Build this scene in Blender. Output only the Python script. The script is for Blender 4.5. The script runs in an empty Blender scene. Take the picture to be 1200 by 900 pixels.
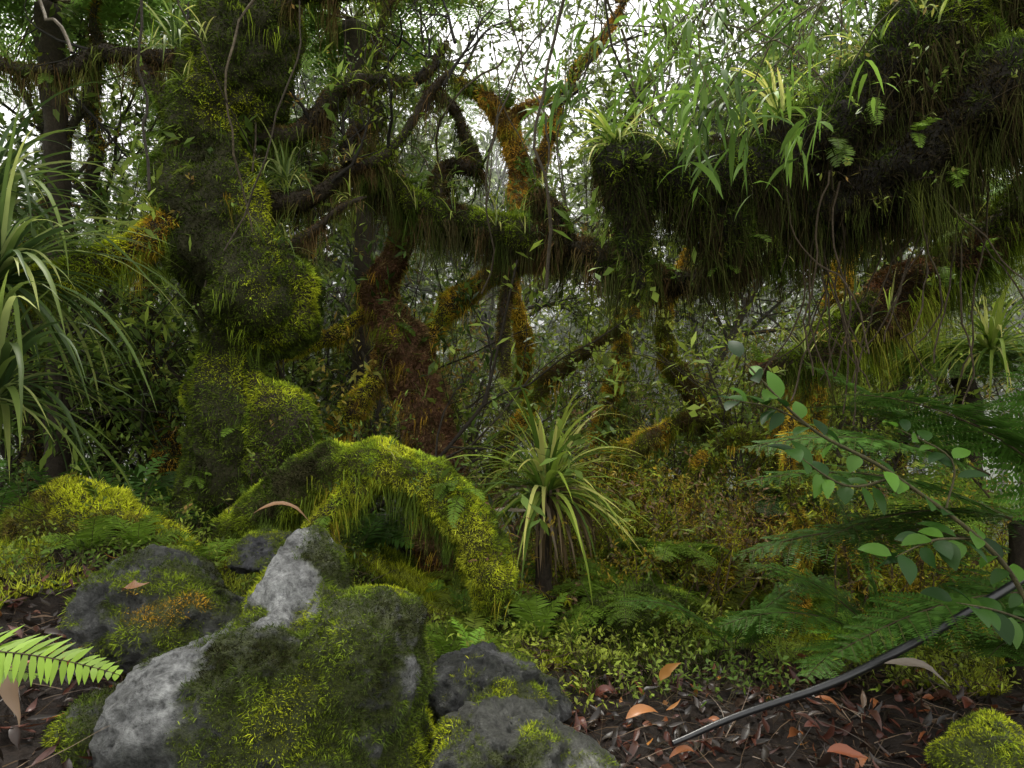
import bpy, math, bmesh, numpy as np
from mathutils import Vector
rng=np.random.default_rng(7)
def nz(v): return v/np.maximum(np.linalg.norm(v,axis=-1,keepdims=True),1e-9)
def _h(i,j,k,s):
    n=(i*374761393+j*668265263+k*1274126177+s*974634777)&0xffffffff
    n=((n^(n>>13))*1274126177)&0xffffffff
    n=n^(n>>16)
    return (n&0xffff)/65535.0
def vn(p,s=0):
    p=np.asarray(p,float); f=np.floor(p).astype(np.int64); t=p-f; t=t*t*(3-2*t)
    i,j,k=f[...,0],f[...,1],f[...,2]; a,b,c=t[...,0],t[...,1],t[...,2]; r=0
    for x in (0,1):
        for y in (0,1):
            for z in (0,1):
                r=r+_h(i+x,j+y,k+z,s)*(a if x else 1-a)*(b if y else 1-b)*(c if z else 1-c)
    return r
def fbm(p,s=0,o=4):
    r=0;a=.5;p=np.asarray(p,float);t=0
    for q in range(o):
        r=r+a*vn(p*(2**q)+17.3*q,s+q);t+=a;a*=.5
    return r/t
def sst(a,b,x):
    t=np.clip((x-a)/(b-a),0,1);return t*t*(3-2*t)

# ---------------- materials
def mat_moss(name):
    m=bpy.data.materials.new(name);m.use_nodes=True;n=m.node_tree.nodes;l=m.node_tree.links;n.clear()
    o=n.new('ShaderNodeOutputMaterial');at=n.new('ShaderNodeAttribute');at.attribute_name='Col'
    d=n.new('ShaderNodeBsdfDiffuse');l.new(at.outputs['Color'],d.inputs['Color']);l.new(d.outputs[0],o.inputs[0]);return m
def mat_leaf(name,tr=.35,rough=.5,spec=.3):
    m=bpy.data.materials.new(name);m.use_nodes=True;n=m.node_tree.nodes;l=m.node_tree.links;n.clear()
    o=n.new('ShaderNodeOutputMaterial');at=n.new('ShaderNodeAttribute');at.attribute_name='Col'
    p=n.new('ShaderNodeBsdfPrincipled');p.inputs['Roughness'].default_value=rough;p.inputs['Specular IOR Level'].default_value=spec
    l.new(at.outputs['Color'],p.inputs['Base Color'])
    t=n.new('ShaderNodeBsdfTranslucent');l.new(at.outputs['Color'],t.inputs['Color'])
    ms=n.new('ShaderNodeMixShader');ms.inputs[0].default_value=tr
    l.new(p.outputs[0],ms.inputs[1]);l.new(t.outputs[0],ms.inputs[2]);l.new(ms.outputs[0],o.inputs[0]);return m
def mat_solid(name,scale=30,bump=.5,rough=.85,dist=.02,lo=.5,hi=1.5,spec=.3):
    m=bpy.data.materials.new(name);m.use_nodes=True;n=m.node_tree.nodes;l=m.node_tree.links
    p=n['Principled BSDF'];at=n.new('ShaderNodeAttribute');at.attribute_name='Col'
    tc=n.new('ShaderNodeTexCoord');no=n.new('ShaderNodeTexNoise');no.inputs['Scale'].default_value=scale;no.inputs['Detail'].default_value=9
    no.inputs['Roughness'].default_value=.75
    l.new(tc.outputs['Object'],no.inputs['Vector'])
    mr=n.new('ShaderNodeMapRange');mr.inputs['From Min'].default_value=.33;mr.inputs['From Max'].default_value=.67
    mr.inputs['To Min'].default_value=lo;mr.inputs['To Max'].default_value=hi
    l.new(no.outputs['Fac'],mr.inputs['Value'])
    mx=n.new('ShaderNodeVectorMath');mx.operation='SCALE';l.new(at.outputs['Color'],mx.inputs[0]);l.new(mr.outputs[0],mx.inputs['Scale'])
    l.new(mx.outputs[0],p.inputs['Base Color']);p.inputs['Roughness'].default_value=rough;p.inputs['Specular IOR Level'].default_value=spec
    b=n.new('ShaderNodeBump');b.inputs['Strength'].default_value=bump;b.inputs['Distance'].default_value=dist
    l.new(no.outputs['Fac'],b.inputs['Height']);l.new(b.outputs[0],p.inputs['Normal']);return m
M_BARK=mat_solid('bark',40,.8); M_MOSS=mat_moss('moss_fibre'); M_LEAF=mat_leaf('leaf',.4,.5,.22)
M_ROCK=mat_solid('volcanic_rock',38,1.,.38,.04,.2,2.0,.5); M_SOIL=mat_solid('humus_soil',22,1,.7,.04,.3,1.7)
M_DEAD=mat_leaf('dead_leaf',.12,.38,.4);M_STICK=mat_solid('wet_black_bark',60,.25,.3,.003,.7,1.3,.6)
MATS=[M_BARK,M_MOSS,M_LEAF,M_ROCK,M_DEAD,M_SOIL,M_STICK]; BARK,MOSS,LEAF,ROCK,DEAD,SOIL,STICK=range(7)

class MB:
    def __init__(s): s.v=[];s.f=[];s.c=[];s.m=[];s.n=0
    def add(s,V,F,C,m):
        V=V.reshape(-1,3);C=np.broadcast_to(C,V.shape)
        s.v.append(V);s.f.append(F.reshape(-1,4)+s.n);s.c.append(C);s.m.append(np.full(F.size//4,m,np.int32));s.n+=len(V)
    def done(s,name):
        V=np.concatenate(s.v).astype(np.float32);F=np.concatenate(s.f).astype(np.int32);C=np.concatenate(s.c).astype(np.float32);Mi=np.concatenate(s.m)
        me=bpy.data.meshes.new(name);me.vertices.add(len(V));me.vertices.foreach_set('co',V.ravel())
        me.loops.add(F.size);me.loops.foreach_set('vertex_index',F.ravel())
        me.polygons.add(len(F));me.polygons.foreach_set('loop_start',np.arange(0,F.size,4,dtype=np.int32))
        used=np.unique(Mi);remap=np.zeros(10,np.int32)
        for i,u in enumerate(used): remap[u]=i;me.materials.append(MATS[u])
        me.polygons.foreach_set('material_index',remap[Mi]);me.polygons.foreach_set('use_smooth',np.ones(len(F),bool))
        a=me.color_attributes.new('Col','FLOAT_COLOR','POINT')
        a.data.foreach_set('color',np.concatenate([np.clip(C,0,1),np.ones((len(C),1),np.float32)],1).ravel())
        me.update(calc_edges=True)
        o=bpy.data.objects.new(name,me);bpy.context.scene.collection.objects.link(o);return o

def prof(kind,K):
    t=np.linspace(0,1,K+1)
    if kind=='blade': return np.clip(1.02-t**2.2,.04,1)*(.6+.4*np.minimum(t*4,1))
    if kind=='oval': return np.maximum(np.sin(np.pi*np.clip(t,0,1)**.8)**.8,.06)
    if kind=='lance': return np.maximum(np.sin(np.pi*np.clip(t,0,1)**.75)**1.25,.04)
    if kind=='hair': return 1-.85*t
    return np.ones(K+1)
def strips(mb,P,D,L,W,col,K=3,droop=0.,kind='blade',nrm=None,mat=LEAF,fold=0.,wander=0.,tip=None):
    N=len(P)
    if N==0: return None
    P=P.astype(float).copy();D=nz(D.astype(float));L=np.broadcast_to(L,(N,)).astype(float);W=np.broadcast_to(W,(N,)).astype(float)
    droop=np.broadcast_to(droop,(N,)).astype(float)
    if nrm is None: nrm=rng.normal(size=(N,3))
    pr=prof(kind,K);c=P;d=D;rows=[];cen=[];dirs=[]
    X=3 if fold else 2
    for k in range(K+1):
        s=nz(np.cross(d,nrm));w=(W*pr[k]/2)[:,None]
        if fold:
            u=nz(np.cross(s,d));rows.append(np.stack([c-s*w+u*w*fold,c,c+s*w+u*w*fold],1))
        else: rows.append(np.stack([c-s*w,c+s*w],1))
        cen.append(c);dirs.append(d)
        c=c+d*(L/K)[:,None]
        d=d+np.array([0,0,-1.])*(droop/K)[:,None]
        if wander: d=d+rng.normal(size=(N,3))*wander
        d=nz(d)
    V=np.stack(rows,1)
    col=np.broadcast_to(col,(N,3))
    C=np.repeat(np.repeat(col[:,None,None,:],K+1,1),X,2).copy()
    if tip is not None:
        t=np.linspace(0,1,K+1)[None,:,None,None];C=C*(1-t)+np.broadcast_to(tip,(N,3))[:,None,None,:]*t
    base=(np.arange(N)*(K+1)*X)[:,None,None];k=(np.arange(K)*X)[None,:,None];x=np.arange(X-1)[None,None,:]
    a=base+k+x
    F=np.stack([a,a+1,a+X+1,a+X],-1)
    mb.add(V,F,C.reshape(-1,3),mat)
    return np.stack(cen,1),np.stack(dirs,1)

def resample(pts,rad,step):
    pts=np.array(pts,float);rad=np.array(rad,float);n=len(pts)
    e=np.vstack([2*pts[0]-pts[1],pts,2*pts[-1]-pts[-2]]);out=[];ro=[]
    for i in range(n-1):
        p0,p1,p2,p3=e[i],e[i+1],e[i+2],e[i+3];m=max(2,int(np.linalg.norm(p2-p1)/step))
        t=(np.arange(m)/m)[:,None]
        out.append(.5*((2*p1)+(-p0+p2)*t+(2*p0-5*p1+4*p2-p3)*t**2+(-p0+3*p1-3*p2+p3)*t**3))
        ro.append(rad[i]+(rad[i+1]-rad[i])*(t[:,0]**2*(3-2*t[:,0])))
    out.append(pts[-1:]);ro.append(rad[-1:]);return np.vstack(out),np.concatenate(ro)
def tube(mb,pts,rad,S=24,step=.035,amp=.3,freq=5,col=(.04,.03,.02),seed=0,mat=BARK,wob=.0):
    c,r=resample(pts,rad,step)
    if wob:
        o=np.stack([fbm(c*2.5,seed+k+60,2)-.5 for k in range(3)],1);c=c+o*wob
    t=nz(np.gradient(c,axis=0));ref=np.array([.3,1,.2]) if abs(t[:,1]).mean()<.8 else np.array([1,.2,.1])
    u=nz(np.cross(t,ref));w=np.cross(t,u);a=np.linspace(0,2*np.pi,S,endpoint=False)
    dirn=u[:,None]*np.cos(a)[None,:,None]+w[:,None]*np.sin(a)[None,:,None]
    V0=c[:,None]+dirn*r[:,None,None]
    n=fbm(V0*freq,seed,4)-.5;n2=fbm(V0*freq*.4,seed+9,2)-.5;n3=np.abs(fbm(V0*freq*3,seed+5,2)-.5)
    rr=r[:,None]*(1+amp*2.6*n+amp*1.4*n2+amp*1.2*(.2-n3));rr[-1]*=.3
    V=c[:,None]+dirn*rr[...,None];Mn=len(c)
    i=np.arange(Mn-1)[:,None];j=np.arange(S)[None];j2=(j+1)%S
    F=np.stack([i*S+j,i*S+j2,(i+1)*S+j2,(i+1)*S+j],-1)
    C=np.array(col)[None,None]*(0.6+.8*fbm(V*12,3,3))[...,None]
    mb.add(V,F,C.reshape(-1,3),mat)
    A=V[:-1];B=np.roll(A,-1,1);Dd=V[1:];Cc=np.roll(Dd,-1,1)
    return dict(q=np.stack([A,B,Cc,Dd],2).reshape(-1,4,3),n=np.broadcast_to(dirn[:-1],A.shape).reshape(-1,3))
def sample(surfs,density=None,N=None):
    if isinstance(surfs,dict): surfs=[surfs]
    q=np.concatenate([s['q'] for s in surfs]);n=np.concatenate([s['n'] for s in surfs])
    ar=np.linalg.norm(np.cross(q[:,1]-q[:,0],q[:,3]-q[:,0]),axis=1)
    if N is None: N=int(ar.sum()*density)
    idx=rng.choice(len(q),N,p=ar/ar.sum());a=rng.random((N,1));b=rng.random((N,1));Q=q[idx]
    p=(Q[:,0]*(1-a)+Q[:,1]*a)*(1-b)+(Q[:,3]*(1-a)+Q[:,2]*a)*b
    return p,n[idx]
def pal(P,cols,freq=3,seed=0,var=.3):
    cols=np.array(cols,float);x=np.clip((fbm(P*freq,seed,4)-.3)/.4,0,.999)*(len(cols)-1)
    x=np.clip(x+rng.normal(size=len(P))*.25,0,len(cols)-1.001);i=x.astype(int);f=(x-i)[:,None]
    return (cols[i]*(1-f)+cols[i+1]*f)*(1+rng.normal(size=(len(P),1))*var).clip(.3,1.9)
DG=(.055,.082,.014);MG=(.16,.21,.018);YG=(.38,.41,.025);OR=(.46,.27,.035);BR=(.09,.055,.024);DK=(.02,.019,.009);RB=(.17,.085,.05)
def moss(mb,surfs,dens,L=.03,W=.004,cols=(DG,MG,YG),seed=0,freq=3,topbias=0.,gap=.0):
    p,n=sample(surfs,dens)
    if gap: k=fbm(p*6,seed+3,3)>gap;p=p[k];n=n[k]
    cl=fbm(p*14,seed+1,2);c2=fbm(p*30,seed+2,2)
    d=n+rng.normal(size=p.shape)*.6
    c=pal(p,cols,freq,seed)*(.3+1.4*cl)[:,None]*(.5+1.0*c2)[:,None]
    if topbias: c=c*(1-topbias+topbias*1.5*np.clip(n[:,2:3]*.5+.5,0,1))  # moss lighter on top; shade on undersides put into the colour
    strips(mb,p-n*.004,d,L*(.25+1.8*c2**2*rng.random(len(p))+.15),W*(.6+.8*rng.random(len(p))),c,K=2,droop=.5,mat=MOSS,kind='blade',tip=c*1.5)
def hang(mb,surfs,N,L=.3,W=.004,cols=(DK,BR,DG),seed=0,thr=.1,out=.3,K=4,per=16,spread=.03,green=.35):
    nc=max(4,N//per);p,n=sample(surfs,N=nc*4);k=n[:,2]<thr+.4*(rng.random(len(p))-.5);p=p[k][:nc];n=n[k][:nc];nc=len(p)
    Lc=L*(.15+1.1*rng.random(nc)**2.2+.35*np.clip((fbm(p*4,seed,2)-.4)*4,0,1));cc=pal(p,cols,3,seed+2,.45);tilt=rng.normal(size=(nc,3))*.16
    i=np.repeat(np.arange(nc),per);M=len(i)
    q=p[i]+rng.normal(size=(M,3))*spread*(.5+.5*Lc[i]/L)[:,None]*np.array([1,1,.6])
    d=n[i]*out+np.array([0,0,-.75])+tilt[i]+rng.normal(size=(M,3))*.15-(q-p[i])*4
    ck=cc[i]*(.6+.8*rng.random((M,1)));g=(rng.random(nc)<green)[i][:,None]
    strips(mb,q,d,Lc[i]*(.3+.8*rng.random(M)),W*(.5+rng.random(M)),ck,K=K,droop=2.2,kind='hair',mat=MOSS,wander=.12,tip=np.where(g,ck*.6+np.array([.05,.075,.012]),ck*1.3))

def batch_tubes(mb,PL,R,S,col,mat=BARK):
    N,K,_=PL.shape;t=nz(np.gradient(PL,axis=1));u=nz(np.cross(t,np.array([.31,.52,.79])));w=np.cross(t,u);a=np.linspace(0,2*np.pi,S,endpoint=False)
    V=PL[:,:,None]+(u[:,:,None]*np.cos(a)[None,None,:,None]+w[:,:,None]*np.sin(a)[None,None,:,None])*R[:,:,None,None]
    b=(np.arange(N)*K*S)[:,None,None];i=np.arange(K-1)[None,:,None];j=np.arange(S)[None,None];j2=(j+1)%S
    F=np.stack([b+i*S+j,b+i*S+j2,b+(i+1)*S+j2,b+(i+1)*S+j],-1)
    C=np.broadcast_to(np.broadcast_to(col,(N,3))[:,None,None],V.shape).reshape(-1,3)
    mb.add(V,F,C,mat)
def shrub(mb,base,D,L,R,spec,K=6,bark=(.04,.03,.02),wander=.18,up=.03,leaf=None,S=5,moss_l=None,lo=.25):
    P=np.array(base,float).reshape(-1,3);N=len(P);D=nz(np.broadcast_to(np.array(D,float),(N,3)));L=np.broadcast_to(L,(N,)).astype(float);R=np.broadcast_to(R,(N,)).astype(float)
    for lev in range(len(spec)+1):
        c=P.copy();d=D.copy();pl=[];dl=[]
        for k in range(K):
            pl.append(c);dl.append(d);c=c+d*(L/(K-1))[:,None];d=nz(d+rng.normal(size=d.shape)*wander+np.array([0,0,up]))
        PL=np.stack(pl,1);DL=np.stack(dl,1);t=np.linspace(1,.35,K)
        b=np.array(bark)*(.6+.8*rng.random((len(P),1)))
        batch_tubes(mb,PL,R[:,None]*t,S if lev<2 else 3,b,BARK if lev<2 else MOSS)
        if moss_l and lev<=moss_l.get('lev',1):
            n=max(1,moss_l['n']*3//(3**lev));i=np.repeat(np.arange(len(P)),n);x=rng.random(len(i))*(K-1.01);k=x.astype(int);f=(x-k)[:,None]
            q=PL[i,k]*(1-f)+PL[i,k+1]*f;dd=nz(rng.normal(size=q.shape));q=q+dd*(R[i]*t[k])[:,None]*.8
            strips(mb,q,dd,moss_l['L']*(.4+rng.random(len(q))),moss_l['W'],pal(q,moss_l['cols'],2,4),K=2,droop=1.2,mat=MOSS)
        if lev==len(spec): break
        n,ra,an=spec[lev];i=np.repeat(np.arange(len(P)),n);l0=lo if lev==0 else .25;x=(l0+(1-l0)*rng.random(len(i)))*(K-1.01);k=x.astype(int);f=(x-k)[:,None]
        q=PL[i,k]*(1-f)+PL[i,k+1]*f;pd=DL[i,k];pr=nz(np.cross(pd,rng.normal(size=pd.shape)));a=an*(.6+.8*rng.random((len(i),1)))
        D=nz(pd*np.cos(a)+pr*np.sin(a));P=q;Rn=R[i]*t[k]*.55;Ln=L[i]*ra*(.6+.7*rng.random(len(i)));R=Rn;L=Ln
    if leaf:
        n=leaf['n'];i=np.repeat(np.arange(len(P)),n);x=(.15+.85*rng.random(len(i)))*(K-1.01);k=x.astype(int);f=(x-k)[:,None]
        q=PL[i,k]*(1-f)+PL[i,k+1]*f;dd=nz(DL[i,k]*.6+rng.normal(size=q.shape)*.6)
        nn=np.array([0,0,1.])+rng.normal(size=q.shape)*.5
        c=pal(q,leaf['cols'],leaf.get('freq',1.2),int(rng.integers(99)),.3)
        strips(mb,q,dd,leaf['L']*(.5+rng.random(len(q))),leaf['W']*(.6+.7*rng.random(len(q))),c,K=leaf.get('K',2),droop=leaf.get('droop',.5),kind='oval',nrm=nn,mat=leaf.get('mat',LEAF))

def frond(mb,base,D,L,width,col,droop=.9,npin=22,nsub=10,nrm=None,stalk=(.07,.055,.025),fine=.32):
    base=np.array(base,float)[None];D=nz(np.array(D,float))[None]
    if nrm is None: nrm=np.array([0,0,1.])+rng.normal(size=3)*.15
    K=24;c=base[0].copy();d=D[0].copy();pts=[];ds=[]
    for k in range(K+1):
        pts.append(c.copy());ds.append(d.copy());c=c+d*L/K;d=nz(d+np.array([0,0,-1.])*droop/K)
    pts=np.array(pts);ds=np.array(ds)
    batch_tubes(mb,pts[None],np.linspace(.006,.0015,K+1)[None]*max(L,.3),4,np.array(stalk),BARK)
    t=np.linspace(.12,.985,npin);x=t*(K-.01);i=x.astype(int);f=(x-i)[:,None];pb=pts[i]*(1-f)+pts[i+1]*f;pd=ds[i]
    s=nz(np.cross(pd,nrm));up=nz(np.cross(s,pd))
    pl=width*np.minimum(np.sin(np.pi*np.clip(t*.93+.07,0,1)**.75)**.7,1)*(1+rng.normal(size=npin)*.07)+.01
    for sg in (-1,1):
        dd=nz(s*sg+pd*.45+up*rng.normal(size=(npin,1))*.12+pd*rng.normal(size=(npin,1))*.06);drp=.35
        if nsub<=1:
            strips(mb,pb,dd,pl,L/npin*.85,np.array(col)*(.75+.5*rng.random((npin,1))),K=3,droop=drp,nrm=up,mat=LEAF,kind='blade');continue
        cen,dr=strips(mb,pb,dd,pl,.004*max(L,.4),np.array(stalk)*1.5+np.array(col)*.3,K=6,droop=drp,nrm=up,mat=LEAF,kind='hair')
        u=np.linspace(.06,.97,nsub);xx=u*5.99;ii=xx.astype(int);ff=(xx-ii)[None,:,None]
        qb=cen[:,ii]*(1-ff)+cen[:,ii+1]*ff;qd=dr[:,ii];upx=np.broadcast_to(up[:,None],qb.shape)
        ql=(pl[:,None]*fine*(1-.75*u[None])).clip(.004);side=nz(np.cross(qd,upx));wd=(pl[:,None]/nsub*.8)*np.ones_like(ql)
        for s2 in (-1,1):
            d3=nz(side*s2+qd*.5)
            n3=d3.shape[0]*d3.shape[1]
            strips(mb,qb.reshape(-1,3),d3.reshape(-1,3),ql.ravel(),wd.ravel(),np.array(col)*(.7+.6*rng.random((n3,1))),K=2,droop=.2,nrm=upx.reshape(-1,3)+rng.normal(size=(n3,3))*.15,kind='oval',mat=LEAF)
def crown(mb,c,n,L,width,col,elev=.7,droop=1.3,npin=22,nsub=8,az=(0,2*math.pi)):
    for i in range(n):
        a=az[0]+(az[1]-az[0])*(i+rng.random()*.7)/n;e=elev*(.6+.8*rng.random())
        frond(mb,c,(math.cos(a)*math.cos(e),math.sin(a)*math.cos(e),math.sin(e)),L*(.7+.5*rng.random()),width*(.8+.4*rng.random()),np.array(col)*(.7+.6*rng.random()),droop,npin,nsub)
def rosette(mb,c,n,L,W,cols,emin=-.1,emax=1.4,droop=1.6,K=9,fold=.35):
    c=np.array(c,float).reshape(-1,3);i=np.repeat(np.arange(len(c)),n);n=len(i);sc=np.repeat(.6+.8*rng.random(len(c)),n//len(c)) if len(c)>1 else np.ones(n)
    a=rng.random(n)*2*np.pi;e=emin+(emax-emin)*rng.random(n)
    D=np.stack([np.cos(a)*np.cos(e),np.sin(a)*np.cos(e),np.sin(e)],1);P=c[i]+D*.02+rng.normal(size=(n,3))*.012
    col=np.array(cols)[rng.integers(len(cols),size=n)]*(.7+.6*rng.random((n,1)))
    ll=L*(.5+.65*rng.random(n))*sc
    strips(mb,P,D,ll,W*(.7+.5*rng.random(n)),col,K=K,droop=droop*(.5+.9*rng.random(n)),kind='blade',nrm=np.array([0,0,1.])+rng.normal(size=(n,3))*.12,fold=fold,wander=.03,tip=col*np.array([1.25,1.1,.8]))
VG=[(.3,.39,.08),(.22,.32,.05),(.5,.53,.18),(.1,.18,.03)];GG=[(.085,.14,.04),(.14,.21,.055),(.3,.37,.14)]
BF=(.17,.28,.03)
def epiph(mb,surfs,nr,nf,nl,Lr=.14,cols=VG):
    p,n=sample(surfs,N=(nr+nf+nl)*5);k=n[:,2]>rng.normal(size=len(p))*.4-.0;p=p[k];n=n[k]
    if nr: rosette(mb,p[:nr],14,Lr,.009,cols,emin=-.1,emax=1.4,droop=1.4,K=5)
    for q,m in zip(p[nr:nr+nf],n[nr:nr+nf]):
        L=rng.uniform(.1,.22);d=m+rng.normal(size=3)*.6
        for _ in range(3): frond(mb,q,d+rng.normal(size=3)*.5,L,L*.2,np.array(BF)*rng.uniform(.4,1.1),1.6,14,1)
    q=p[nr+nf:nr+nf+nl];m=n[nr+nf:nr+nf+nl]
    if len(q): shrub(mb,q,m+rng.normal(size=q.shape)*.5+np.array([0,0,.3]),.1+.12*rng.random(len(q)),.002,[(3,.5,.7)],K=4,bark=(.07,.05,.03),leaf=dict(n=4,L=.028,W=.014,cols=[(.09,.15,.03),(.17,.25,.04),(.3,.18,.05)]))

# ---------------- ground
def H(x,y):
    x=np.asarray(x,float);y=np.asarray(y,float)
    h=.12+.42*sst(-.5,-2.0,x)*sst(6.5,3.5,y)+.0*y
    h=h-.2*sst(2.4,4.2,y)*sst(-1.2,-.2,x)
    h=h-.11*np.clip(y-4.2,0,25)*1.0
    h=h+22*sst(30,220,np.hypot(x,y))
    p=np.stack([x,y,0*x],-1)
    near=np.clip(1.5-np.abs(y-3)/20,0,1)
    return h+near*(.16*(fbm(p*2.1,1,3)-.5)+.06*(fbm(p*9,2,3)-.5))
n=420;u=np.linspace(-1,1,n);gx=5*u+320*u**9;gy=3.5+5*u+320*u**9
X,Y=np.meshgrid(gx,gy,indexing='ij');V=np.stack([X,Y,H(X,Y)],-1)
i=np.arange(n-1)[:,None];j=np.arange(n-1)[None];F=np.stack([i*n+j,(i+1)*n+j,(i+1)*n+j+1,i*n+j+1],-1)
k=sst(.45,.6,fbm(V*1.7,8,3))*sst(2.6,3.2,Y)
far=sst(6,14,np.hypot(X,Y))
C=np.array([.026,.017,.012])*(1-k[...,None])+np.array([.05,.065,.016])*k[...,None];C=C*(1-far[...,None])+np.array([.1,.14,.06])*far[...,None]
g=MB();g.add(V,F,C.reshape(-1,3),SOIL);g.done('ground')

# ---------------- main mossy tree (left)
mb=MB();S=[]
S.append(tube(mb,[(-1.74,4.0,.1),(-1.72,4,.5),(-1.54,4,1.02),(-1.67,4,1.42),(-1.5,4,1.8),(-1.66,4,2.2),(-1.75,4,2.6),(-1.64,4,3.05),(-1.5,4,3.55),(-1.45,4.1,4.4)],[.36,.24,.32,.19,.31,.25,.22,.27,.27,.22],S=64,step=.022,amp=.46,freq=3.4,seed=3,col=(.035,.033,.014),wob=.16))
S.append(tube(mb,[(-1.5,3.95,1.35),(-1.3,3.88,1.05),(-1.36,3.86,.8),(-1.5,3.9,.6)],[.05,.15,.16,.06],S=24,amp=.5,seed=5))
S.append(tube(mb,[(-1.5,3.98,2.05),(-1.27,3.95,1.9),(-1.28,3.95,1.72),(-1.45,3.95,1.55)],[.1,.13,.12,.05],S=24,amp=.6,seed=6))
S.append(tube(mb,[(-1.6,3.9,2.28),(-1.8,3.85,2.22),(-2.0,3.75,2.08),(-2.3,3.65,1.9),(-2.6,3.6,1.82),(-2.9,3.5,1.84)],[.12,.1,.09,.085,.06,.05],S=24,amp=.45,freq=6,seed=7,wob=.08))
S.append(tube(mb,[(-1.65,4,3.05),(-1.95,4,3.16),(-2.35,4,3.2),(-2.7,4.1,3.12),(-3.2,4.2,3.3)],[.08,.05,.04,.04,.03],S=16,amp=.5,freq=7,seed=8,wob=.15))
S.append(tube(mb,[(-2.2,4,3.25),(-2.1,4,3.05),(-1.95,4,2.85),(-1.75,4,2.65)],[.04,.06,.06,.09],S=16,amp=.5,freq=7,seed=9,wob=.1))
S.append(tube(mb,[(-1.5,4,2.35),(-1.28,4,2.35),(-1.12,4,2.42),(-.95,4,2.52),(-.72,4,2.62),(-.52,4,2.88),(-.45,4,3.0),(-.35,4,3.14)],[.09,.05,.04,.035,.03,.025,.018,.012],S=12,amp=.45,freq=9,seed=10,wob=.1))
S.append(tube(mb,[(-1.5,4,3.4),(-1.2,3.9,3.52),(-.8,3.8,3.5),(-.45,3.8,3.62)],[.1,.05,.04,.02],S=12,amp=.45,freq=8,seed=11,wob=.1))
S.append(tube(mb,[(-1.4,4,2.0),(-1.2,3.95,2.15),(-1.0,3.9,2.3),(-.85,3.9,2.36)],[.06,.03,.02,.015],S=10,amp=.4,freq=9,seed=12,wob=.1))
# extra twisting limbs
S.append(tube(mb,[(-1.5,4.05,2.75),(-1.2,4.1,2.85),(-.95,4.15,3.1),(-.6,4.2,3.15),(-.35,4.2,3.4)],[.07,.05,.04,.03,.02],S=12,amp=.5,freq=8,seed=13,wob=.3))
S.append(tube(mb,[(-.95,4,2.52),(-1.0,4.1,2.75),(-.85,4.15,2.95),(-.9,4.2,3.3),(-.7,4.2,3.7)],[.04,.035,.03,.025,.02],S=12,amp=.5,freq=8,seed=14,wob=.3))
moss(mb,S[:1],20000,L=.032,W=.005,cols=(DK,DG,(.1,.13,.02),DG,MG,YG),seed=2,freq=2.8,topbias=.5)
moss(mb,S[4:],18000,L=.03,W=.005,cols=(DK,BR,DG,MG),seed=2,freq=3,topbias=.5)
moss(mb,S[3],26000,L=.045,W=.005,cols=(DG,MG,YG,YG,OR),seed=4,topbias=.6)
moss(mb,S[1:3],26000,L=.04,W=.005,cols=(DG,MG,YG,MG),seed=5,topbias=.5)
hang(mb,S[4:],8000,L=.24,cols=(DK,BR,DG),seed=3)
hang(mb,S[3],2400,L=.14,cols=(DG,MG,OR),seed=3)
hang(mb,S[:3],6000,L=.13,cols=(DK,DG,DG,MG),thr=.4,seed=13)
epiph(mb,S[3:],36,14,60,.18);epiph(mb,S[:3],12,10,60,.18)
tb=np.array([(-.95,4,2.52),(-.72,4,2.62),(-.5,4,2.9),(-.4,4,3.05),(-1.1,4,2.42),(-2.35,4,3.2),(-2.7,4.1,3.12),(-.8,3.8,3.5),(-2.0,4,3.2),(-1.2,3.9,3.5),(-.6,4.2,3.15),(-.9,4.2,3.2),(-.35,4.2,3.4),(-1.2,4.1,2.85)])
shrub(mb,tb,nz(rng.normal(size=(14,3))*np.array([1,.3,.7])+np.array([.3,0,.5])),.6,.012,[(5,.6,.8),(4,.5,.8)],bark=(.02,.017,.013),wander=.28,leaf=dict(n=4,L=.04,W=.018,cols=[DG,MG]))
mb.done('mossy_tree')

# ---------------- mossy log arching over the ground
mb=MB()
LG=[tube(mb,[(-1.5,3.6,.5),(-1.18,3.5,.68),(-.87,3.5,.84),(-.57,3.5,.84),(-.33,3.5,.7),(-.17,3.48,.5),(-.11,3.45,.28),(-.06,3.45,.0),(-.1,3.45,-.2)],[.09,.11,.13,.12,.12,.11,.1,.09,.1],S=40,step=.018,amp=.55,freq=6,seed=21,col=(.05,.045,.015),wob=.12),
    tube(mb,[(-.75,3.45,.8),(-.95,3.4,.6),(-1.0,3.35,.4),(-.95,3.3,.25)],[.07,.06,.05,.04],S=18,amp=.5,freq=8,seed=22)]
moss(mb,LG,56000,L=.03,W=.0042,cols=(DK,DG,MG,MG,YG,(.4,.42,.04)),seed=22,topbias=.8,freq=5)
hang(mb,LG,6000,L=.16,W=.004,cols=(DG,DG,MG,OR),seed=23,thr=-.1)
epiph(mb,LG,3,10,60,.1)
mb.done('mossy_log')

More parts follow.
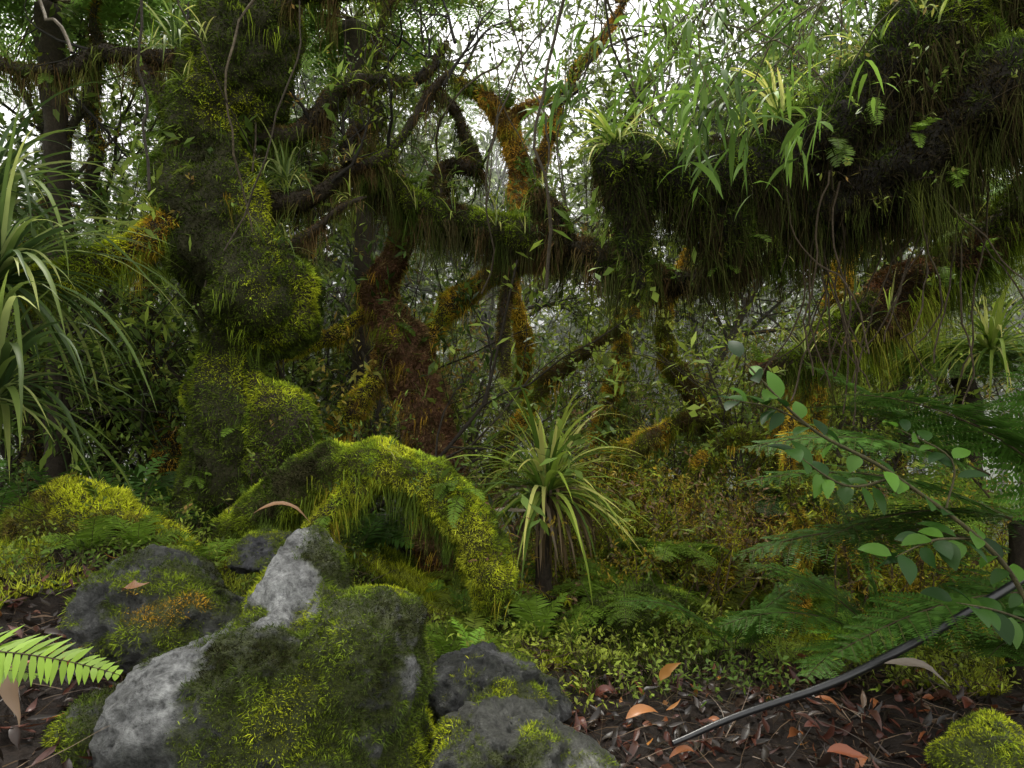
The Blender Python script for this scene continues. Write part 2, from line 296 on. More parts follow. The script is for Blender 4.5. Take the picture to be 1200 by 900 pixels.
# ---------------- centre leaning trunk behind
mb=MB();S=[]
S.append(tube(mb,[(-.4,5,-.2),(-.47,5,.2),(-.54,5,.74),(-.75,5,1.3),(-.9,5,1.8),(-.81,5,2.3),(-.84,5,2.75)],[.2,.17,.16,.16,.13,.09,.06],S=30,amp=.55,freq=5,seed=31,col=RB,wob=.25))
S.append(tube(mb,[(-1.5,5,.5),(-1.25,5,.95),(-1.0,5,1.3),(-.85,5,1.7)],[.1,.09,.08,.08],S=24,amp=.5,freq=6,seed=32,wob=.15))
S.append(tube(mb,[(-1.7,5,1.5),(-1.4,5,1.62),(-1.15,5,1.8),(-.9,5,1.95)],[.03,.04,.05,.06],S=14,amp=.5,freq=8,seed=33,wob=.15))
S.append(tube(mb,[(-.7,5,1.45),(-.6,5,1.65),(-.37,5,1.9),(-.06,5,2.12),(.3,5,2.2)],[.08,.07,.07,.06,.05],S=18,amp=.5,freq=7,seed=34,wob=.15))
moss(mb,S[:1],20000,L=.045,W=.009,cols=(BR,RB,(.16,.12,.05),RB,MG,OR),seed=35,topbias=.4)
moss(mb,S[1:],22000,L=.045,W=.006,cols=(MG,OR,YG,(.34,.22,.04),RB),seed=36,topbias=.5)
hang(mb,S,5000,L=.18,cols=(BR,OR,MG),seed=37)
epiph(mb,S,16,12,90,.16)
mb.done('mossy_tree')

# ---------------- horizontal limb with hanging moss
mb=MB();S=[]
S.append(tube(mb,[(-1.3,4.5,2.66),(-.9,4.5,2.62),(-.56,4.5,2.45),(-.11,4.5,2.33),(.34,4.5,2.2),(.79,4.5,2.06),(1.15,4.5,1.95),(1.6,4.5,2.1),(2.2,4.6,2.4),(3.2,4.8,2.6)],[.03,.06,.1,.11,.12,.1,.07,.09,.12,.16],S=28,amp=.55,freq=5,seed=41,wob=.12,col=(.03,.024,.013)))
S.append(tube(mb,[(.34,4.5,2.2),(.24,4.5,2.4),(.15,4.5,2.6)],[.1,.08,.04],S=16,amp=.5,seed=42))
S.append(tube(mb,[(-.85,4.5,2.6),(-.9,4.4,2.75),(-.75,4.4,2.8)],[.07,.06,.03],S=14,amp=.5,seed=43))
S.append(tube(mb,[(-.56,4.5,2.45),(-.5,4.6,2.7),(-.3,4.7,2.85),(-.35,4.8,3.15),(-.6,4.9,3.4)],[.06,.05,.04,.035,.025],S=14,amp=.55,seed=44,wob=.25))
S.append(tube(mb,[(.6,4.6,2.1),(.75,4.8,2.5),(.65,5,2.9),(.9,5.1,3.3)],[.06,.045,.04,.03],S=14,amp=.55,seed=45,wob=.3))
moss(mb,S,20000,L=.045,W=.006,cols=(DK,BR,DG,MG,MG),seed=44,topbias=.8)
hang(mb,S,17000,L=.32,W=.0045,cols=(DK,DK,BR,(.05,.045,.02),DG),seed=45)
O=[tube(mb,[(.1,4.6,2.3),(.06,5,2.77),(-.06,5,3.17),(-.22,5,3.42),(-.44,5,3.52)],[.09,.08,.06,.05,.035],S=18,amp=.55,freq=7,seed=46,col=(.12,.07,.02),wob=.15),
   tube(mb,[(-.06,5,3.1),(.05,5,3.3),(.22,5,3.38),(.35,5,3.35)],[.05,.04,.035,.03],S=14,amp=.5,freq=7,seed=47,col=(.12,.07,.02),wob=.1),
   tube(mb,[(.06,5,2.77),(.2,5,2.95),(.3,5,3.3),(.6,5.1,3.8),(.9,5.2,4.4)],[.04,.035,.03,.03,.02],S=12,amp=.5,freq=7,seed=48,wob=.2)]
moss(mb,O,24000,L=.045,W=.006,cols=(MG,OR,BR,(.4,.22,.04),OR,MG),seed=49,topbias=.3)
hang(mb,O,2500,L=.1,cols=(BR,OR,MG),seed=48)
Hs=[tube(mb,[(-.06,4.5,2.2),(-.05,4.5,1.9),(-.04,4.5,1.6),(-.04,4.5,1.36)],[.05,.035,.035,.03],S=12,amp=.6,freq=9,seed=50,wob=.08)]
moss(mb,Hs,22000,L=.04,W=.005,cols=(DK,BR,MG),seed=51)
epiph(mb,S,54,22,90,.24,VG+GG);epiph(mb,O,12,8,60,.16)
shrub(mb,np.array([(-.4,5,3.5),(.3,5,3.35),(.8,5.2,4.2),(-.1,5,3.2),(.5,5,3.6),(-.6,4.9,3.4),(.9,5.1,3.3)]),nz(rng.normal(size=(7,3))+np.array([0,0,.8])),.7,.014,[(6,.6,.8),(5,.5,.8)],bark=(.03,.025,.02),wander=.26,leaf=dict(n=6,L=.05,W=.022,cols=[DG,MG,(.2,.24,.05)]))
mb.done('mossy_tree')

# ---------------- big right limb
mb=MB();S=[];LC=(.014,.011,.007)
S.append(tube(mb,[(.42,3.2,2.38),(.5,3.2,2.32),(.7,3.2,2.3),(1.0,3.2,2.24),(1.36,3.2,2.34),(1.64,3.2,2.58),(1.92,3.2,2.88),(2.3,3.2,3.2),(2.9,3.2,3.5)],[.06,.11,.12,.18,.21,.19,.2,.22,.25],S=40,amp=.5,freq=4,seed=61,col=LC,wob=.1))
S.append(tube(mb,[(1.2,3.25,2.2),(1.5,3.2,2.14),(1.8,3.1,2.26),(2.12,3.0,2.5),(2.6,2.9,2.75),(3.2,2.8,2.9)],[.1,.16,.2,.22,.24,.26],S=32,amp=.5,freq=4,seed=62,col=LC,wob=.15))
S.append(tube(mb,[(.55,3.2,2.25),(.57,3.2,2.0),(.58,3.2,1.8),(.57,3.2,1.66)],[.1,.06,.04,.015],S=16,amp=.6,freq=8,seed=63,col=LC,wob=.08))
S.append(tube(mb,[(1.0,3.2,2.1),(1.02,3.2,1.92),(1.0,3.2,1.82)],[.13,.1,.03],S=16,amp=.6,freq=8,seed=64,col=LC))
moss(mb,S,16000,L=.05,W=.005,cols=(DK,(.03,.022,.012),DG,DG,MG),seed=65,topbias=.7)
hang(mb,S,32000,L=.26,W=.0035,cols=((.01,.008,.005),(.018,.015,.008),(.035,.026,.012),(.03,.036,.011)),seed=66,thr=.25,spread=.04)
hang(mb,S[1:2],4500,L=.3,W=.003,cols=((.04,.045,.015),(.07,.08,.018),(.11,.12,.02)),seed=67,thr=.1,out=.6)
epiph(mb,S,60,26,150,.2,VG+GG)
mb.done('overhanging_mossy_limb')
mb=MB()
s=tube(mb,[(3.3,3.7,2.7),(2.79,3.6,2.3),(2.43,3.6,2.04),(2.16,3.6,1.84),(1.89,3.6,1.59),(1.62,3.6,1.42),(1.3,3.6,1.38)],[.17,.13,.12,.11,.095,.08,.03],S=28,amp=.5,freq=5,seed=71,col=(.04,.026,.015),wob=.12)
moss(mb,s,26000,L=.045,W=.005,cols=(BR,RB,DG,MG),seed=72,topbias=.7)
hang(mb,s,11000,L=.26,W=.0033,cols=(BR,DG,MG,(.2,.18,.03)),seed=73,out=.6)
epiph(mb,s,18,14,60,.2,VG+GG)
mb.done('mossy_branch')

# ---------------- other mossy stems mid-ground
mb=MB();S=[]
for pts,r in [([(.75,6,-.3),(.8,6,.6),(.85,6,1.2),(.95,6,2.0)],[.12,.1,.08,.06]),([(.1,6,1.2),(.08,6,1.7),(.02,6,2.3)],[.05,.05,.05]),
              ([(1.25,4.5,-.3),(1.4,4.5,.0),(1.6,4.5,.3),(1.86,4.5,.72),(2.0,4.5,1.3)],[.06,.055,.05,.04,.03]),([(1.42,3.6,-.1),(1.5,3.6,.4),(1.47,3.6,.8),(1.62,3.6,1.4)],[.03,.025,.02,.02]),
              ([(.4,5.2,.1),(.8,5.2,.62),(1.2,5.2,.95),(1.7,5.2,1.05)],[.08,.08,.07,.05]),([(1.9,5.5,.2),(2.3,5.5,1.2),(2.6,5.5,2.0),(3.0,5.5,3.2)],[.08,.08,.07,.06]),
              ([(.7,4.6,0),(.85,4.6,.4),(.8,4.6,.8),(1.0,4.6,1.0)],[.07,.07,.06,.03]),([(1.0,5,.1),(1.25,4.9,.6),(1.5,4.8,.85),(1.8,4.8,.8)],[.06,.07,.06,.04]),
              ([(-.2,5.6,.2),(.1,5.6,1.0),(.4,5.6,1.5),(.8,5.6,1.7),(1.3,5.7,2.2)],[.06,.05,.05,.04,.03]),([(1.3,5.4,.2),(1.5,5.4,1.0),(1.2,5.5,1.6),(1.5,5.6,2.4)],[.06,.05,.05,.04])]:
    S.append(tube(mb,pts,r,S=16,amp=.6,freq=7,seed=int(rng.integers(999)),col=(.07,.055,.02),wob=.2))
moss(mb,S,24000,L=.05,W=.006,cols=(BR,MG,OR,(.6,.42,.05)),seed=81,topbias=.5)
hang(mb,S,8000,L=.18,W=.005,cols=(BR,MG,OR,YG),seed=82)
epiph(mb,S,18,14,90,.18)
mb.done('mossy_stems')
mb=MB();S=[]
for x,y,r,l in [(-2.9,5.5,.1,.2),(-3.35,5.7,.08,-.1),(-2.55,6.2,.06,.1),(-4.2,6,.12,.2),(-2.2,7,.06,.3),(-3.7,5,.05,.5)]:
    S.append(tube(mb,[(x,y,-.4),(x+l*.4,y,.8),(x+l*.2,y,2),(x+l,y,3.2),(x+l*1.5,y,5.5)],[r*1.1,r*.9,r*.7,r*.6,r*.5],S=14,amp=.45,freq=6,seed=int(rng.integers(999)),col=(.035,.03,.018),wob=.35))
moss(mb,S,9000,L=.05,W=.006,cols=(DK,BR,DG,OR),seed=85);hang(mb,S,7000,L=.22,cols=(DK,BR,DG),thr=.6,seed=86);epiph(mb,S,26,14,90,.2)
mb.done('tree_trunks')

# ---------------- boulders
def boulder(name,center,lobes,sub=6,amp=.05,base=(.2,.2,.19),mosst=.5,seed=0,mcols=(DK,DG,MG,YG),mdens=55000,bias=None,low=None):
    bm=bmesh.new();bmesh.ops.create_icosphere(bm,subdivisions=sub,radius=1)
    d=np.array([v.co[:] for v in bm.verts]);c0=np.array(center,float)
    lo=np.zeros(len(d));hi=np.full(len(d),2.)
    def sdf(p):
        acc=0
        for c,r in lobes:
            r=np.array(r);q=(p-np.array(c))/r;k=np.linalg.norm(q,axis=1);sd=(k-1)*r.min();acc=acc+np.exp(-sd/.02)
        return -.02*np.log(acc+1e-12)
    for _ in range(26):
        mid=(lo+hi)/2;ins=sdf(c0+d*mid[:,None])<0;lo=np.where(ins,mid,lo);hi=np.where(ins,hi,mid)
    p=c0+d*lo[:,None]
    n1=fbm(p*4,seed,4)-.5;n2=1-np.abs(fbm(p*6,seed+4,3)-.5)*5;n3=fbm(p*26,seed+8,4)-.5;n4=np.minimum(fbm(p*60,seed+9,2)-.42,0)
    p=p+d*(amp*2.2*n1+amp*.8*n2+amp*.9*n3+amp*1.1*n4)[:,None]
    for v,q in zip(bm.verts,p): v.co=q
    bm.normal_update();nr=np.array([v.normal[:] for v in bm.verts])
    m=fbm(p*4,seed+20,5)+.1*nr[:,2]+(bias(p) if bias else 0)-.3*np.abs(n4);mask=sst(mosst-.03,mosst+.08,m)
    g=(.1+1.7*fbm(p*9,seed+30,5))[:,None];col=np.array(base)*g
    dk=sst(.4,.58,fbm(p*4,seed+40,4))
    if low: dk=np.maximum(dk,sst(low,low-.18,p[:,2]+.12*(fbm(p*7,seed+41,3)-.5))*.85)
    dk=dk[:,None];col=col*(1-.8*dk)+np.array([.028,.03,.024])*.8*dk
    col=col*(1-mask[:,None])+np.array([.05,.06,.014])*mask[:,None]
    me=bpy.data.meshes.new(name);bm.to_mesh(me)
    a=me.color_attributes.new('Col','FLOAT_COLOR','POINT');a.data.foreach_set('color',np.concatenate([col,np.ones((len(col),1))],1).astype(np.float32).ravel())
    me.materials.append(M_ROCK);me.polygons.foreach_set('use_smooth',np.ones(len(me.polygons),bool))
    tri=np.array([[v.index for v in f.verts] for f in bm.faces]);bm.free()
    o=bpy.data.objects.new(name,me);bpy.context.scene.collection.objects.link(o)
    A,B,Cc=p[tri[:,0]],p[tri[:,1]],p[tri[:,2]];ar=np.linalg.norm(np.cross(B-A,Cc-A),axis=1)/2;N=int(ar.sum()*mdens)
    ix=rng.choice(len(tri),N,p=ar/ar.sum());u=rng.random((N,1));w=rng.random((N,1));sw=(u+w)>1;u=np.where(sw,1-u,u);w=np.where(sw,1-w,w)
    q=A[ix]+(B-A)[ix]*u+(Cc-A)[ix]*w;nn=nr[tri[ix,0]];mk=mask[tri[ix,0]]>rng.random(N)*.9+.05
    q=q[mk];nn=nn[mk]
    if len(q):
        t=MB();cl=fbm(q*22,seed+50,3);c=pal(q,mcols,5,seed)*(.25+1.4*cl)[:,None]
        strips(t,q-nn*.002,nn+rng.normal(size=q.shape)*.6,.014*(.3+1.9*cl*cl*2*rng.random(len(q))),.0024,c,K=2,droop=.5,mat=MOSS,tip=c*1.4)
        mo=t.done('moss');mo.parent=o
B='mossy_boulder'
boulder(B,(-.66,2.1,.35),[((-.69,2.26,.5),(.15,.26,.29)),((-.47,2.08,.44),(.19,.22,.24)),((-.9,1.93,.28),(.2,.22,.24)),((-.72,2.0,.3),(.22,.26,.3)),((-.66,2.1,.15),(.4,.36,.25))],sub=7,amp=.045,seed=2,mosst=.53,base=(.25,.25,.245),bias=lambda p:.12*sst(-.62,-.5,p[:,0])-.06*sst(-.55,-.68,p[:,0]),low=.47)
boulder(B,(-1.27,2.4,.5),[((-1.27,2.4,.5),(.24,.25,.17)),((-1.1,2.35,.42),(.2,.2,.18))],seed=12,amp=.045,mosst=.41,base=(.09,.09,.085),mcols=(DK,DG,MG,MG,OR))
boulder('rock',(-.09,2.45,.2),[((-.09,2.45,.2),(.22,.18,.13)),((.03,2.42,.15),(.18,.15,.1))],seed=23,amp=.055,mosst=.63,base=(.1,.1,.1))
boulder('rock',(-.02,2.02,.2),[((-.04,2.02,.19),(.2,.17,.13)),((.1,2.0,.14),(.2,.16,.1))],seed=34,amp=.05,mosst=.68,base=(.28,.275,.25))
boulder(B,(-.51,1.85,.2),[((-.51,1.85,.2),(.15,.14,.1))],seed=45,sub=6,amp=.03,mosst=.48,base=(.12,.12,.11))
boulder(B,(1.42,2.0,.2),[((1.42,2.0,.18),(.15,.14,.09))],seed=56,sub=6,amp=.04,mosst=.42,base=(.14,.14,.1),mcols=(DG,MG,YG))
boulder(B,(-1.17,1.95,.28),[((-1.17,1.95,.28),(.12,.14,.11))],seed=67,sub=6,amp=.03,mosst=.43,base=(.1,.1,.1))
boulder('rock',(-1.38,1.9,.3),[((-1.38,1.9,.26),(.13,.13,.06))],seed=78,sub=5,amp=.04,mosst=.6,base=(.1,.1,.1))
boulder('rock',(-1.0,2.85,.6),[((-1.0,2.85,.58),(.17,.16,.08))],seed=88,sub=6,amp=.06,mosst=.55,base=(.06,.06,.065))

# ---------------- spiky plants
mb=MB();c=(.19,3.8,.68)
tube(mb,[(.22,3.8,-.1),(.17,3.8,.3),(.19,3.8,.68)],[.05,.045,.04],S=12,amp=.4,freq=12)
rosette(mb,c,170,.7,.029,VG,emin=-.1,emax=1.45,droop=1.7,K=10)
n=60;strips(mb,np.array(c)+rng.normal(size=(n,3))*.03,np.array([0,0,-.4])+rng.normal(size=(n,3))*.6,.45,.022,np.array([.16,.11,.06])*(.4+rng.random((n,1))),K=6,droop=3,mat=DEAD,wander=.1)
mb.done('spiky_rosette_plant')
mb=MB()
for c,n,L in [((-2.35,3.1,1.75),160,1.0),((-2.2,2.9,1.25),90,.85),((-2.6,3.4,2.2),80,.9)]:
    rosette(mb,c,n,L,.029,GG+[(.05,.09,.03)],emin=-.2,emax=1.4,droop=2.2,K=11)
mb.done('spiky_rosette_plant')
for c,n,L,W in [((.48,3.2,2.42),60,.3,.018),((-1.33,4,2.5),45,.38,.014),((-1.35,3.85,2.0),30,.4,.014),((2.95,4.2,1.5),90,.65,.026),((-.85,4.45,2.75),30,.2,.014),((2.6,3.3,2.9),30,.5,.02),((-1.9,3.85,3.2),30,.4,.015),((1.2,3.1,2.5),40,.3,.016),((1.9,4.6,2.5),40,.4,.02)]:
    mb=MB();rosette(mb,c,n,L,W,VG if L<.35 or L>.55 else GG,emin=.0,emax=1.4,droop=1.9);mb.done('perching_epiphyte')

# ---------------- ferns
DF=(.05,.11,.016);LF=(.22,.35,.035)
mb=MB()
for b,D,L,w in [((2.0,2.7,.75),(-1,.0,.55),1.15,.27),((2.1,2.8,.6),(-1,.1,.35),1.2,.28),((2.1,2.6,.9),(-.8,-.1,.7),1.0,.25),((2.2,2.5,.5),(-1,-.1,.25),1.1,.25),((2.1,3.0,.8),(-.5,.3,.8),1.0,.26),((2.2,2.7,.7),(-.3,-.3,.9),.9,.25),((2.1,3.0,.9),(-1,.1,.5),1.1,.26),((2.2,2.9,.7),(-.9,-.1,.3),1.0,.26),((2.3,3.0,.9),(-.7,.4,.6),1.0,.26)]:
    frond(mb,b,D,L,w,np.array(DF)*(.8+1.1*rng.random()),.8,26,14)
tube(mb,[(2.1,2.8,.0),(2.1,2.8,.75)],[.06,.05],S=10)
mb.done('fern')
mb=MB()
for b,D,L,w in [((1.55,2.8,.2),(-1,.0,.8),.75,.18),((1.55,2.8,.2),(-.6,.4,.9),.7,.17),((1.55,2.8,.2),(.7,.0,.8),.75,.18),((1.55,2.8,.2),(.3,-.5,.8),.7,.17),((1.55,2.8,.2),(-.8,-.5,.6),.6,.15),((1.55,2.8,.2),(-.1,.2,1),.7,.17),((1.0,3.1,.1),(-.7,0,.8),.6,.14),((1.0,3.1,.1),(.5,0,.8),.6,.14),((1.0,3.1,.1),(.1,-.5,.8),.5,.14),((2.0,2.6,.2),(-.5,-.4,.7),.6,.16),((2.0,2.6,.2),(-.9,.2,.8),.7,.16)]:
    frond(mb,b,D,L,w,np.array(DF)*(.9+1.2*rng.random()),1.2,24,12)
mb.done('fern')
mb=MB()
frond(mb,(-1.4,1.5,.7),(1,.1,.12),.52,.075,LF,.5,28,1,nrm=np.array([0,-.5,1.]));frond(mb,(-1.45,1.5,.6),(.9,.2,.5),.4,.07,BF,1.,24,1)
mb.done('fern')
mb=MB()
for x,y,L in [(-1.7,3.1,.3),(-1.45,3.2,.3),(-1.85,3.0,.28),(.12,3.3,.35),(-.3,3.1,.3),(.1,3.5,.4),(-.25,3.35,.3)]:
    crown(mb,(x,y,float(H(x,y))+.02),6,L,L*.25,BF,.9,1.2,18,1)
for _ in range(66):
    x=rng.uniform(-.5,2.4);y=rng.uniform(2.9,5.6);z=float(H(x,y));L=rng.uniform(.15,.38)
    crown(mb,(x,y,z),6,L,L*.24,np.array(BF)*rng.uniform(.4,1.6)*np.array([rng.uniform(.8,1.4),1,1]),.9,1.3,16,1)
for _ in range(36):
    x=rng.uniform(-4,-1.0);y=rng.uniform(3.4,6.5);z=float(H(x,y));L=rng.uniform(.3,.6)
    crown(mb,(x,y,z),6,L,L*.25,np.array(DF)*rng.uniform(.8,2.),.9,1.3,18,1)
crown(mb,(.95,4,.3),8,.5,.14,BF,.5,1.2,22,8);crown(mb,(.6,3.7,.15),7,.5,.14,BF,.5,1.2,22,8);crown(mb,(2.6,4.2,.5),9,.7,.17,BF,.6,1.2,22,8);crown(mb,(1.9,4.4,.5),9,.6,.15,DF,.6,1.2,22,8)
mb.done('ground_ferns')
for c,n,L in [((-1.4,6,4.5),12,1.7),((-3.4,5,4.1),12,1.7),((-3.0,8,4.0),12,1.8),((3.6,6.5,2.9),12,1.5),((3.4,5.2,1.5),11,1.1)]:
    mb=MB();tube(mb,[(c[0],c[1],-1),(c[0]+.1,c[1],c[2]*.5),c],[.09,.08,.08],S=10,amp=.3);crown(mb,c,n,L,.36,(.15,.25,.05),.35,1.0,26,10);mb.done('tree_fern')

# ---------------- broadleaf sapling right
mb=MB()
def leafy(pts,rad,n,L,W,cols):
    c,r=resample(pts,rad,.03);tube(mb,pts,rad,S=6,amp=.05,col=(.08,.07,.03))
    idx=np.linspace(3,len(c)-1,n).astype(int);t=nz(np.gradient(c,axis=0))[idx];sg=np.where(np.arange(n)%2,1,-1)[:,None]
    sd=nz(np.cross(t,np.array([0,-.5,1.])))*sg
    D=sd+t*.6+rng.normal(size=t.shape)*.3
    col=np.array(cols)[rng.integers(len(cols),size=n)]*(.7+.6*rng.random((n,1)))
    strips(mb,c[idx]+nz(D)*.01,D,L*(.7+.5*rng.random(n)),W*(.8+.4*rng.random(n)),col,K=7,droop=.7,kind='oval',nrm=np.array([0,-.5,1.])+rng.normal(size=(n,3))*.35,fold=.18)
sc=[(.035,.09,.012),(.02,.055,.01),(.08,.18,.02)]
leafy([(1.75,2.2,.3),(1.6,2.2,.7),(1.24,2.2,1.0),(.96,2.2,1.16),(.74,2.2,1.38)],[.01,.008,.006,.005,.003],34,.095,.046,sc)
leafy([(1.24,2.2,1.0),(1.05,2.15,.98),(.85,2.1,1.1)],[.005,.004,.002],13,.09,.045,sc)
leafy([(1.5,2.2,.8),(1.3,2.1,.82),(1.15,2.05,.78)],[.005,.004,.002],12,.1,.05,sc)
leafy([(1.75,2.2,.5),(1.5,2.1,.6),(1.3,2.0,.66)],[.005,.004,.002],12,.1,.05,sc)
leafy([(.96,2.2,1.16),(.85,2.2,1.22),(.7,2.2,1.25)],[.004,.003,.002],10,.08,.04,sc)
leafy([(1.4,2.2,.9),(1.45,2.25,1.05),(1.3,2.3,1.15)],[.004,.003,.002],11,.085,.042,sc)
mb.done('broadleaf_sapling')

# ---------------- bamboo foliage hanging top right
mb=MB()
for b,s in [((.75,2.6,2.75),3),((1.05,2.7,2.75),3),((1.3,2.6,2.75),3),((.85,3.3,3.1),3),((.6,3.4,3.15),3),((.9,4.2,3.6),6),((1.4,4.3,3.7),6),((1.8,4.2,3.9),6),((2.2,4.3,3.7),5)]:
    q=np.array([b])+rng.normal(size=(s,3))*(.12 if b[1]<4 else .25)
    shrub(mb,q,np.array([-.3,0,-.3])+rng.normal(size=(s,3))*.4,.5,.004,[(4,.5,.6)],bark=(.1,.09,.04),up=-.12,leaf=dict(n=5,L=.17,W=.02,cols=[(.08,.15,.025),(.12,.21,.035),(.2,.32,.045)],K=4,droop=1.6))
mb.done('hanging_bamboo_foliage')
mb=MB();Pn=80
pb=np.stack([rng.uniform(-3.2,3.4,Pn),rng.uniform(3.0,6,Pn),rng.uniform(3.3,4.6,Pn)],1);PL=[pb];c=pb;d=nz(rng.normal(size=(Pn,3))*.5+np.array([0,0,-1]))
for k in range(15): c=c+d*rng.uniform(.06,.16,(Pn,1));d=nz(d+rng.normal(size=d.shape)*.22+np.array([0,0,-.12]));PL.append(c)
batch_tubes(mb,np.stack(PL,1),np.full((Pn,16),.005)*rng.uniform(.4,1.8,(Pn,1)),4,np.array([.09,.07,.045])*rng.uniform(.3,1.5,(Pn,1)))
pb=np.stack([rng.uniform(1.2,2.4,26),rng.uniform(2.9,3.3,26),rng.uniform(1.9,2.3,26)],1);PL=[pb];c=pb;d=nz(rng.normal(size=(26,3))*.3+np.array([0,0,-1]))
for k in range(15): c=c+d*.06;d=nz(d+rng.normal(size=d.shape)*.2+np.array([0,0,-.15]));PL.append(c)
batch_tubes(mb,np.stack(PL,1),np.full((26,16),.004),4,np.array([.07,.05,.03]))
mb.done('hanging_vines')

# ---------------- shrubs and trees behind
GR=[(.13,.19,.06),(.21,.29,.08),(.31,.39,.12)]  # paler background greens, haze mixed into the leaf colour
mb=MB()
for _ in range(38):
    x=rng.uniform(-.8,4.6);y=rng.uniform(5.2,8);z=float(H(x,y));o=rng.random()<.22
    shrub(mb,np.array([(x,y,z)]*3)+rng.normal(size=(3,3))*.1,np.array([0,0,1.])+rng.normal(size=(3,3))*.35,rng.uniform(1.0,2.1),.018,[(6,.55,.7),(5,.55,.8),(4,.5,.8)],bark=(.1,.08,.06),leaf=dict(n=5,L=.055,W=.024,cols=[(.12,.18,.03),(.25,.34,.045),(.42,.48,.08)] if not o else [(.25,.15,.04),(.45,.34,.06),(.2,.24,.05)]))
mb.done('understorey_shrubs')
mb=MB()
for _ in range(70):
    x=rng.uniform(.25,3.2);y=rng.uniform(3.8,5.4);z=float(H(x,y));t=rng.random()
    cols=[(.09,.14,.02),(.26,.34,.035),(.46,.5,.05)] if t<.66 else ([(.34,.24,.05),(.58,.42,.05),(.34,.34,.05)] if t<.86 else [(.18,.09,.05),(.28,.18,.1),(.14,.14,.04)])
    shrub(mb,np.array([(x,y,z)]*4)+rng.normal(size=(4,3))*.08,np.array([0,0,1.])+rng.normal(size=(4,3))*.45,rng.uniform(.3,.85),.008,[(5,.5,.7),(4,.5,.8)],bark=(.13,.09,.05),leaf=dict(n=6,L=.03,W=.014,cols=cols),moss_l=dict(n=30,L=.035,W=.004,cols=(MG,YG,OR),lev=1))
mb.done('mossy_undergrowth')
mb=MB()
for _ in range(30):
    x=rng.uniform(-6,-1.0);y=rng.uniform(5.0,8.5);z=float(H(x,y))
    shrub(mb,np.array([(x,y,z)]*3)+rng.normal(size=(3,3))*.1,np.array([0,0,1.])+rng.normal(size=(3,3))*.35,rng.uniform(1.2,2.8),.02,[(6,.5,.7),(5,.55,.8),(4,.5,.8)],bark=(.05,.04,.03),leaf=dict(n=4,L=.085,W=.034,cols=[(.055,.1,.02),(.13,.2,.035),(.3,.38,.06)]))
mb.done('understorey_shrubs')
for x,y,h in [(-5.5,8,6),(-4.2,9.5,7),(-3,11,7),(-1.6,9,6.2),(-.2,11,6.6),(1.2,10,6.4),(2.6,9.5,6.2),(4,8.5,5.8),(5.4,8.5,6),(3.4,13,7),(-6.5,12,8),(-.9,7.4,4.8),(1.9,7.4,4.8),(.5,8.2,5.4),(-3.6,7,5.2),(-2.2,8,5.6),(3.2,7,4.8)]:
    mb=MB();z=float(H(x,y));far=min(1,max(0,(y-6)/7))  # far pales bark and leaf colours with depth, painting in haze
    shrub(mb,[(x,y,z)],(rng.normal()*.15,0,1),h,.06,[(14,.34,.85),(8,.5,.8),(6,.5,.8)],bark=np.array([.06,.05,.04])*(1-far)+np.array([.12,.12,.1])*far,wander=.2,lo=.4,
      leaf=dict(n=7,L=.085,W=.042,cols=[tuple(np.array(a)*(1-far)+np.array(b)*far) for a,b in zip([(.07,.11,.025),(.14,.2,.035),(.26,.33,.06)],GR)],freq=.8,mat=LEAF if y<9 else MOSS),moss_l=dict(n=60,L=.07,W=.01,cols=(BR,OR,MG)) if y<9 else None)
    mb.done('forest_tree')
mb=MB()
for _ in range(56):
    y=rng.uniform(11,30);x=rng.uniform(-.95,.95)*y;z=float(H(x,y))
    shrub(mb,[(x,y,z)],(rng.normal()*.1,0,1),rng.uniform(3.5,7.5),.08,[(14,.4,.85),(8,.55,.8)],bark=(.14,.14,.11),leaf=dict(n=14,L=.24,W=.12,cols=[(.14,.2,.06),(.23,.31,.1),(.34,.42,.15)],freq=.4,mat=MOSS))  # bark and leaves kept pale: distance haze painted into their colour
mb.done('distant_forest')
# valley mist: a real homogeneous scattering volume standing behind the near trees
bpy.ops.mesh.primitive_cube_add(size=1,location=(0,36.3,3.5));mi=bpy.context.object;mi.name='valley_mist';mi.scale=(120,59,19)
mm=bpy.data.materials.new('mist');mm.use_nodes=True;nn_=mm.node_tree.nodes;nn_.clear();oo=nn_.new('ShaderNodeOutputMaterial');vs=nn_.new('ShaderNodeVolumeScatter');vs.inputs['Density'].default_value=.036;vs.inputs['Color'].default_value=(1,1,.99,1);vs.inputs['Anisotropy'].default_value=.1
mm.node_tree.links.new(vs.outputs[0],oo.inputs['Volume']);mi.data.materials.append(mm)

# ---------------- leaf litter, ground moss
mb=MB();N=3600
x=np.concatenate([rng.uniform(-2.2,2.4,1800),rng.uniform(.2,1.9,1100),rng.uniform(-1.9,-1.0,700)]);y=np.concatenate([rng.uniform(1.4,3.4,1800),rng.uniform(1.7,2.9,1100),rng.uniform(1.6,3.0,700)])
P=np.stack([x,y,H(x,y)+.004+.03*rng.random(N)],1);a=rng.random(N)*6.283;D=np.stack([np.cos(a),np.sin(a),rng.normal(size=N)*.28],1)
cl=np.array([(.08,.026,.016),(.22,.07,.025),(.035,.02,.014),(.11,.07,.045),(.024,.017,.012),(.4,.17,.04)])[rng.choice(6,N,p=[.22,.05,.33,.06,.325,.015])]*(.5+.8*rng.random((N,1)))
strips(mb,P,D,rng.uniform(.025,.1,N),rng.uniform(.008,.028,N),cl,K=5,droop=rng.normal(size=N)*1.2,kind='lance',nrm=np.array([0,0,1.])+rng.normal(size=(N,3))*.6,mat=DEAD,fold=.4,wander=.13)
mb.done('leaf_litter')
mb=MB()
def dl(b,D,L,W,c,dr,nr): strips(mb,np.array([b]),np.array([D]),L,W,np.array(c),K=9,droop=dr,kind='lance',nrm=np.array([nr]),mat=DEAD,fold=.5,wander=.12)
